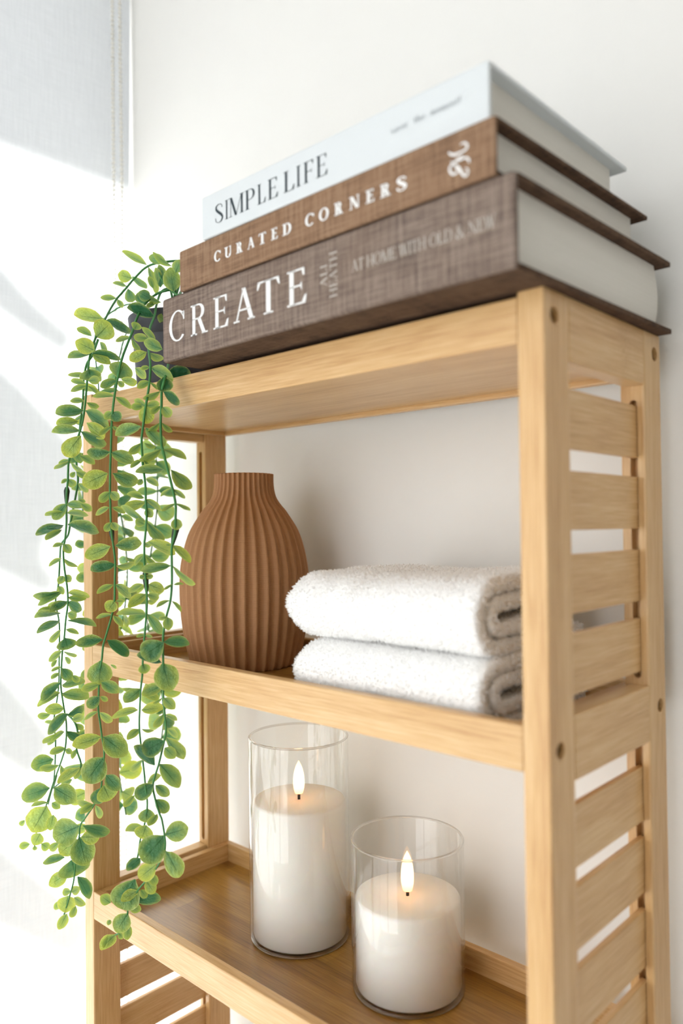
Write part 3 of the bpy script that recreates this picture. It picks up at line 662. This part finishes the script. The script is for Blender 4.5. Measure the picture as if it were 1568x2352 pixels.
VINES['A3'] = dict(y=[(0, -.006), (99, -.020)], path='''3:470,1330 520,1390 540,1480 530,1570 560,1690 480,1760 420,1800 370,1840''', joint=(), leaves='''3:530,1570,500,1640,35,p 520,1390,580,1430,40,m 560,1690,520,1780,50,m 500,1780,420,1830,50,y''')
VINES['B'] = dict(y=[(0, .030), (3, .006), (6, -.014), (99, -.024)], path='''2:1180,380 1090,405 1010,470 950,570 920,660 880,760 840,870 815,990 795,1100 780,1220 773,1320 768,1480 763,1620 762,1780 765,1900 770,2040|3:785,160 798,280 795,420 793,540 775,640 735,780 715,850 705,950 688,1040 685,1130 683,1200 680,1290 695,1400 705,1480 722,1610 705,1740 700,1840|4:550,495 500,570 465,625 460,690 442,800 430,930 408,1020 375,1130 355,1200''',
 joint=(15,), leaves='''2:1040,440,958,395,80,g 1115,465,1005,415,42,p 1080,470,1010,495,32,y 1065,562,878,508,82,G 930,655,955,608,70,G 910,710,800,735,32,g 915,715,975,805,32,g 930,690,1015,722,52,g 815,990,862,884,165,m 840,1000,950,1012,58,y 935,920,1008,992,60,y 810,1005,693,1050,60,m 815,1010,858,1050,42,m 790,1115,640,1115,36,g 800,1120,905,1205,46,g 780,1225,722,1272,60,g 780,1225,830,1290,82,g 770,1325,685,1385,32,g 778,1325,818,1358,28,g 765,1502,603,1505,78,g 770,1505,925,1585,88,m 745,1650,573,1730,132,y 780,1650,955,1712,96,m 765,1778,688,1848,62,y 765,1778,822,1832,62,m 755,1885,663,1942,38,m 775,1885,867,1926,36,m 770,1990,725,2052,52,y 775,1990,812,2046,52,y|3:765,165,588,238,102,y 800,160,980,145,92,m 800,290,628,332,76,g 805,300,935,280,42,g 785,430,672,496,42,m 800,430,903,522,62,m 795,540,742,618,92,y 800,545,860,550,22,g 775,640,663,662,26,g 785,645,845,727,42,m 715,812,522,835,78,g 740,815,890,925,76,G 695,958,688,1122,165,m 765,985,806,1012,18,g 702,1108,820,1182,82,m 690,1120,563,1162,56,p 690,1205,605,1282,80,g 695,1205,746,1236,36,g 675,1310,585,1370,28,g 690,1315,780,1376,52,g 700,1485,500,1545,92,y 715,1485,880,1610,150,m 722,1628,590,1800,170,m 735,1750,825,1855,96,g|4:595,400,550,494,78,g 600,390,640,475,120,y 545,500,445,480,36,g 545,500,465,556,42,m 555,505,582,582,36,g 460,625,305,695,155,m 480,622,640,655,62,g 470,690,578,690,82,y 445,700,345,788,98,y 460,690,500,853,140,m 415,822,440,918,182,m 392,900,285,970,80,y 450,920,520,1048,62,g 415,1010,468,985,50,m 412,1005,362,1010,42,m 395,1030,378,1130,106,y 430,1040,497,1082,42,y 345,1060,320,1112,36,y 440,1090,412,1157,40,y 388,1135,340,1225,56,y''')
VINES['C'] = dict(y=[(0, .034), (3, .004), (6, -.016), (99, -.030)], path='''2:1120,390 1085,480 1070,560 1040,640 1030,720 1030,800 1040,880 1040,960 1030,1060 1010,1180 1000,1250 990,1330 980,1420 985,1520 990,1600 1005,1720 1010,1850 1015,1960 1005,2090|3:1000,140 1000,260 1008,390 1015,470 1018,560 1013,640 1005,740 1000,800 990,930 985,1060 975,1150 968,1290 965,1430 985,1620 1000,1750 1005,1810 1020,1950|4:842,600 815,700 800,800 780,870''',
 joint=(21,), leaves='''2:1075,740,980,640,42,G 1030,715,925,700,46,g 1125,792,996,738,82,m 1015,810,898,870,76,y 1035,815,1125,862,52,G 1035,915,975,926,32,G 1040,920,1196,1010,78,m 1035,1015,950,1060,52,m 1040,1020,1085,1072,22,g 1010,1185,930,1142,52,p 1010,1185,1105,1168,52,p 1010,1180,1018,1308,105,y 1000,1185,905,1192,50,y 975,1325,800,1392,82,p 1010,1335,1137,1462,76,p 980,1440,890,1512,52,g 1000,1440,1076,1470,32,p 985,1555,903,1612,32,g 995,1560,1046,1612,26,g 985,1690,955,1732,42,m 1010,1690,1096,1737,42,p 1000,1820,878,1798,42,p 1010,1830,1116,1912,36,m 1005,1855,860,1868,70,y 1010,1895,1055,1955,62,y 1000,1985,838,1878,42,m 1020,1990,1138,2112,62,m 1000,2005,938,1972,70,y|3:1025,132,1215,218,74,y 1000,150,1050,160,40,y 990,225,935,300,28,m 1005,230,1086,292,32,y 1000,370,965,385,36,y 1000,370,1060,375,36,y 1015,495,888,592,72,y 1020,500,1102,522,62,y 985,430,888,476,46,y 1030,430,1136,472,76,y 1005,635,806,642,42,m 1020,635,1122,772,62,p 1000,780,943,792,24,g 1005,785,1056,790,24,g 990,978,1008,1046,82,G 980,1152,860,1246,84,m 985,1165,1096,1236,62,y 970,1150,846,1150,28,y 955,1300,773,1356,48,y 980,1300,1134,1290,78,y 965,1430,880,1507,56,y 980,1430,1066,1440,20,g 1070,1682,924,1550,86,G 985,1645,895,1717,42,g|4:855,522,848,606,92,m 835,630,728,656,46,g 850,620,822,700,110,y 815,812,735,885,62,g''')
VINES['D'] = dict(y=[(0, .020), (2, -.012), (99, -.026)], path='''2:1175,820 1165,900 1140,1000 1120,1080 1118,1180 1112,1300 1118,1440 1130,1500 1160,1620 1190,1740 1215,1860 1215,1960 1212,2060|3:1190,170 1190,300 1190,420 1180,540 1150,660 1130,790 1130,970 1130,1180 1140,1320 1150,1440 1135,1520 1100,1670 1060,1810 1075,1920 1105,2020|4:940,590 955,680 958,750 920,850 850,940 800,1000 745,1100 738,1150 695,1240 670,1258''',
 joint=(12,), leaves='''2:1130,985,1150,1088,112,G 1110,1080,990,1132,42,G 1130,1085,1245,1168,66,G 1110,1185,1040,1237,42,g 1125,1190,1182,1258,72,G 1105,1300,1018,1367,36,G 1120,1300,1194,1362,36,G 1120,1480,958,1557,46,p 1130,1485,1288,1557,46,p 1135,1625,938,1646,62,m 1185,1625,1328,1752,86,m 1185,1755,1110,1812,18,g 1195,1760,1282,1822,32,y 1215,1860,1118,1912,22,m 1220,1860,1317,1907,22,g 1215,1960,1228,2042,76,y|3:1190,155,1320,277,52,y 1180,158,1143,155,22,g 1180,300,973,332,62,m 1195,300,1357,422,34,g 1195,430,1133,466,18,g 1200,430,1272,430,18,g 1175,540,1083,592,26,m 1190,545,1252,622,24,p 1160,655,1100,665,20,p 1160,655,1166,748,72,m 1135,828,1312,848,74,g 1135,830,985,928,155,g 1120,972,948,918,62,G 1125,975,1182,1172,168,m 1125,1130,983,1202,84,m 1135,1215,1212,1292,76,m 1125,1215,1058,1252,18,g 1135,1325,1063,1417,52,m 1145,1330,1227,1372,32,g 1160,1430,1227,1492,42,p 1138,1512,985,1590,130,g 1150,1490,1272,1640,78,m 1140,1560,1215,1632,82,y 1105,1675,1240,1838,112,m 1065,1815,935,1905,106,g 1075,1820,1172,1892,72,m 1020,1800,1115,1755,52,g 1075,1918,1166,2004,82,m 930,1890,858,1972,46,m 1090,2020,1028,2102,52,m|4:957,678,1092,636,112,m 955,680,825,832,155,g 960,770,1042,925,98,m 905,850,805,930,98,y 870,900,908,968,52,g 785,935,695,1100,165,g 800,1000,703,1064,62,y 845,940,898,1017,62,y 815,995,852,1042,42,y 785,1062,934,1048,72,G 642,1072,584,1030,62,m 750,1095,820,1112,52,y 742,1132,675,1242,104,m 745,1200,740,1287,52,y 640,1170,625,1202,28,y 670,1256,584,1348,72,y 690,1245,712,1282,32,y 660,1255,600,1335,40,m''')
VINES['E'] = dict(y=[(0, .03), (99, .02)], path='''2:1240,420 1190,390 1130,330 1100,260''', joint=(), leaves='''2:1200,390,1180,222,122,m 1110,362,1095,205,72,g 1060,370,1030,285,44,p 1215,260,1250,170,80,p 1010,480,950,400,80,g 1095,330,1075,225,50,g 1170,600,1090,560,70,G 1110,640,1000,590,60,g 1160,950,1320,960,100,G 1060,600,990,620,50,G''')

t = NT('eucalyptus_leaf'); uvn = t.n('ShaderNodeUVMap'); uvn.uv_map = 'leaf'; sep = t.n('ShaderNodeSeparateXYZ'); t.l(uvn.outputs[0], sep.inputs[0])
u_, v_ = sep.outputs[0], t.math('ABSOLUTE', t.math('SUBTRACT', t.math('MULTIPLY', sep.outputs[1], 2), 1))
oi = t.n('ShaderNodeObjectInfo'); csep = t.n('ShaderNodeSeparateColor'); t.l(oi.outputs['Color'], csep.inputs[0])
yel, lig = csep.outputs[0], csep.outputs[1]
co = t.n('ShaderNodeTexCoord').outputs['Object']; ofs = t.n('ShaderNodeCombineXYZ'); t.l(t.math('MULTIPLY', oi.outputs['Random'], 31), ofs.inputs[0])
nz = t.noise(t.mapping(co, (1, 1, 1), ofs.outputs[0]), 2.6, 3, .6)
edge = t.math('MAXIMUM', t.math('POWER', v_, 1.6), t.math('POWER', u_, 3.0))
m1 = t.math('ADD', t.math('MULTIPLY', edge, .75), t.math('ADD', t.math('MULTIPLY', nz, .55), t.math('SUBTRACT', t.math('MULTIPLY', yel, .85), .62)))
green = t.mix(lig, srgb(34, 100, 58), srgb(126, 178, 124))
c = t.mix(t.math('MULTIPLY', m1, 1.0, True), green, srgb(202, 216, 96))
c = t.mix(t.math('MULTIPLY', t.math('SUBTRACT', m1, .95), 1.6, True), c, srgb(236, 216, 92))
# veins: midrib and pairs of side veins
mid = t.math('LESS_THAN', v_, t.math('MULTIPLY', t.math('SUBTRACT', 1.02, u_), .085))
sv = t.math('SINE', t.math('SUBTRACT', t.math('MULTIPLY', u_, 30), t.math('MULTIPLY', v_, 13)))
svm = t.math('MULTIPLY', t.math('MULTIPLY', t.math('SUBTRACT', sv, .86), 5.0, True), t.math('MULTIPLY', t.math('SUBTRACT', .85, v_), 1.2, True))
vein = t.math('MAXIMUM', mid, t.math('MULTIPLY', svm, .7))
c = t.mix(t.math('MULTIPLY', vein, .55), c, srgb(40, 92, 44))
rim = t.math('MULTIPLY', t.math('SUBTRACT', v_, .88), 7.0, True)
c = t.mix(t.math('MULTIPLY', rim, .5), c, srgb(222, 228, 176))
b = t.bsdf(c, .42, .4); t.bump(t.math('SUBTRACT', t.math('MULTIPLY', nz, .5), vein), .3, .1, b)
tn = t.n('ShaderNodeBsdfTranslucent'); t.l(c, tn.inputs[0])
mx = t.n('ShaderNodeMixShader'); mx.inputs[0].default_value = .45; t.l(b.outputs[0], mx.inputs[1]); t.l(tn.outputs[0], mx.inputs[2])
leaf_mat = t.done(mx)
stem_mat = mat_plain('green_plastic_stem', srgb(66, 132, 68), .45, .4, .1, 200)
joint_mat = mat_plain('dark_stem_joint', srgb(34, 52, 36), .5, .4, .1)
pot_mat = mat_plain('charcoal_pot', srgb(66, 66, 72), .55, .4, .03)
soil_mat = mat_plain('dark_filler', srgb(40, 38, 34), .95, .1, .2, 150)

TONE = {'G': (.02, .05), 'g': (.16, .30), 'm': (.42, .50), 'y': (.85, .75), 'p': (.40, 1.0)}
LU = [0, .06, .14, .26, .40, .55, .68, .80, .89, .955, 1.0]
LW = [.03, .10, .24, .375, .46, .5, .485, .42, .315, .20, .05]
def leaf_geo(cup, bend, ovate, seed):
    rg = random.Random(seed); NU, NV = len(LU)-1, 4; V, F, UV = [], [], []
    for i, (u, w) in enumerate(zip(LU, LW)):
        w *= 1+ovate*(.5-u)*(1 if 0 < i < NU else 0)
        for j in range(NV+1):
            v = j/NV*2-1
            z = cup*(v*v)*w - bend*4*u*(1-u)*.5 - bend*.3*u*u + .010*math.sin(u*9+seed)*v + rg.uniform(-.004, .004)
            V.append((u, v*w*(1+rg.uniform(-.025, .025)), z)); UV.append((u, j/NV))
    for i in range(NU):
        for j in range(NV):
            a = i*(NV+1)+j; F.append((a, a+NV+1, a+NV+2, a+1))
    return V, F, UV
LGEO = [leaf_geo(*p) for p in ((.12, .06, .1, 1), (.18, -.06, .35, 2), (-.10, .10, -.2, 3), (.08, -.09, .5, 4), (.20, .04, 0, 5))]
def leaf_mesh(V, F, UV, name='leaf'):
    me = bpy.data.meshes.new(name); me.from_pydata(V, [], F); uvl = me.uv_layers.new(name='leaf')
    for lp in me.loops: uvl.data[lp.index].uv = UV[lp.vertex_index]
    for p in me.polygons: p.use_smooth = True
    me.materials.append(leaf_mat); return me
LMESH = [leaf_mesh(*g) for g in LGEO]

PC = (.060, .056)
plant = empty('potted_plant', (PC[0], PC[1], TOPS[0]-.0156))
tag(plant, 'trailing artificial eucalyptus plant in a charcoal pot hanging over the shelf front', 'plant')
zp = TOPS[0]-.0156+.0001; zt = .1765
pot = obj('pot', lathe([(.001, zp), (.031, zp), (.0335, zp+.002), (.0385, .158), (.0385, .1585), (.0400, .1588), (.0425, zt-.001), (.042, zt), (.0405, zt), (.0395, zt-.003), (.036, .150), (.001, .150)], 64, PC), pot_mat, plant, True)
obj('filler', lathe([(.037, .168), (.02, .1715), (.001, .172)], 40, PC), soil_mat, plant, True)
specs = []            # (vine object, matrix, mesh index, colour, apparent area)
def add_leaf(vine, base, tip, wid, tone, fo=None):
    """leaf from base to tip in space; wid = the width it shows the camera"""
    ax = tip-base; ln = ax.length
    if ln < 1e-4: return
    u = ax/ln; view = (CAM-(base+tip)/2).normalized()
    s0 = u.cross(view).normalized(); n0 = s0.cross(u).normalized()
    if n0.dot(view) < 0: n0 = -n0
    true = max(.66*ln, wid)
    ph = math.acos(min(1, wid/true))*.94
    if fo is None: fo = 1 if rnd.random() < .65 else -1
    side = s0*math.cos(ph)+n0*math.sin(ph)*fo
    nrm = u.cross(side)
    if nrm.z < 0: nrm = -nrm
    side = nrm.cross(u)
    M = Matrix(((u.x*ln, side.x*true, nrm.x*ln, base.x), (u.y*ln, side.y*true, nrm.y*ln, base.y), (u.z*ln, side.z*true, nrm.z*ln, base.z), (0, 0, 0, 1)))
    ty, tl = TONE[tone]
    colr = (min(1, max(0, ty+rnd.uniform(-.1, .1))), min(1, max(0, tl+rnd.uniform(-.15, .15))), rnd.random(), 1)
    specs.append((vine, M, rnd.randrange(len(LMESH)), colr, ln*wid))
def yat(tab, i):
    for (a, ya), (b2, yb) in zip(tab, tab[1:]):
        if a <= i <= b2:
            b_ = b2 if b2 < 99 else a+12
            return ya+(yb-ya)*min(1, (i-a)/(b_-a))
    return tab[-1][1]
for name, d in VINES.items():
    px = path_px(d['path']); tab = d['y']
    pts = [on_y(x, y, yat(tab, i)-.004) for i, (x, y) in enumerate(px)]
    if name in ('A', 'B', 'C', 'E'):
        pts = [Vector((PC[0]+rnd.uniform(-.012, .012), PC[1]-.01, .170)), (pts[0]+Vector((PC[0], PC[1], .185)))/2+Vector((0, 0, .008))] + pts
    sm = spline(pts, 5); bm = bmesh.new()
    tube_into(bm, sm, [.0010-.0004*i/len(sm) for i in range(len(sm))], 7)
    vine = obj('vine', bm, stem_mat, plant, True)
    for j in d['joint']:
        p = on_y(*px[j], yat(tab, j)); q = on_y(*px[j+1], yat(tab, j+1)); dv = (q-p).normalized()
        bm = bmesh.new(); tube_into(bm, [p-dv*.005, p-dv*.002, p+dv*.004, p+dv*.009], [.0014, .0024, .0018, .0010], 10)
        jo = obj('stem_joint', bm, joint_mat, None, True); jo.parent = vine
    def near_y(x, y):
        best = min(range(len(px)), key=lambda i: (px[i][0]-x)**2+(px[i][1]-y)**2); return yat(tab, best)
    for bx, by, tx, ty, w, tone in leaf_px(d['leaves']):
        yb = near_y(bx, by)-.004; base = on_y(bx, by, yb)
        dep = (base-CAM).dot(c_f); ln = math.hypot(tx-bx, ty-by)/FPX*dep
        tip = CAM+ray(tx, ty)*(dep+rnd.uniform(-.30, .12)*ln)
        wm = w/FPX*((base-CAM).dot(c_f))
        add_leaf(vine, base, tip, wm*1.04, tone)
# the vines that hang down the window side of the shelf, behind the front ones
for (X, Y, zend, n, sd_) in ((-.020, .020, -.262, 30, 1), (-.032, .052, -.255, 30, 2), (-.026, .085, -.20, 24, 3)):
    rg = random.Random(40+sd_); pts = [Vector((PC[0]-.01, PC[1], .172)), Vector(((PC[0]+X)/2, (PC[1]+Y)/2, .196)), Vector((X*.6, Y, .176))]
    for k in range(1, 16):
        z = .150+(zend-.150)*k/15; pts.append(Vector((X+.006*math.sin(k*.8+sd_), Y+.006*math.sin(k*.6+sd_*2), z)))
    sm = spline(pts, 5); bm = bmesh.new(); tube_into(bm, sm, .0008, 6); vine = obj('vine', bm, stem_mat, plant, True)
    for k in range(n):
        i = int((k+.8)/n*(len(sm)-1)*.86+len(sm)*.13); i = min(i, len(sm)-1); p = sm[i]; a = k*math.pi/2+rg.uniform(-.5, .5); big = .012+.012*rg.random()*(1.2 if k > n*.6 else .9)
        for s in (0, math.pi):
            dv = Vector((math.cos(a+s), math.sin(a+s), rg.uniform(-.7, .15))).normalized()
            tip = p+dv*big
            if tip.x > -.003 and tip.z < .125: tip.x = -.003-rg.random()*.004
            add_leaf(vine, p, tip, big*rg.uniform(.35, .85), rg.choice('myympg'))
specs.sort(key=lambda s: -s[4])
for vine, M, mi, colr, ar in specs[:298]:
    o = link(bpy.data.objects.new('leaf', LMESH[mi])); o.parent = vine; o.matrix_basis = M; o.color = colr
rest = specs[298:]
if rest:
    V, F, UV = [], [], []
    for vine, M, mi, colr, ar in rest:
        g = LGEO[mi]; o0 = len(V); V += [tuple(M @ Vector(p)) for p in g[0]]; F += [tuple(i+o0 for i in f) for f in g[1]]; UV += g[2]
    o = link(bpy.data.objects.new('small_leaves', leaf_mesh(V, F, UV, 'small_leaves'))); attach(o, plant); o.color = (.6, .6, .5, 1); tag(o, kind='stuff')
print('LEAVES', len(specs))
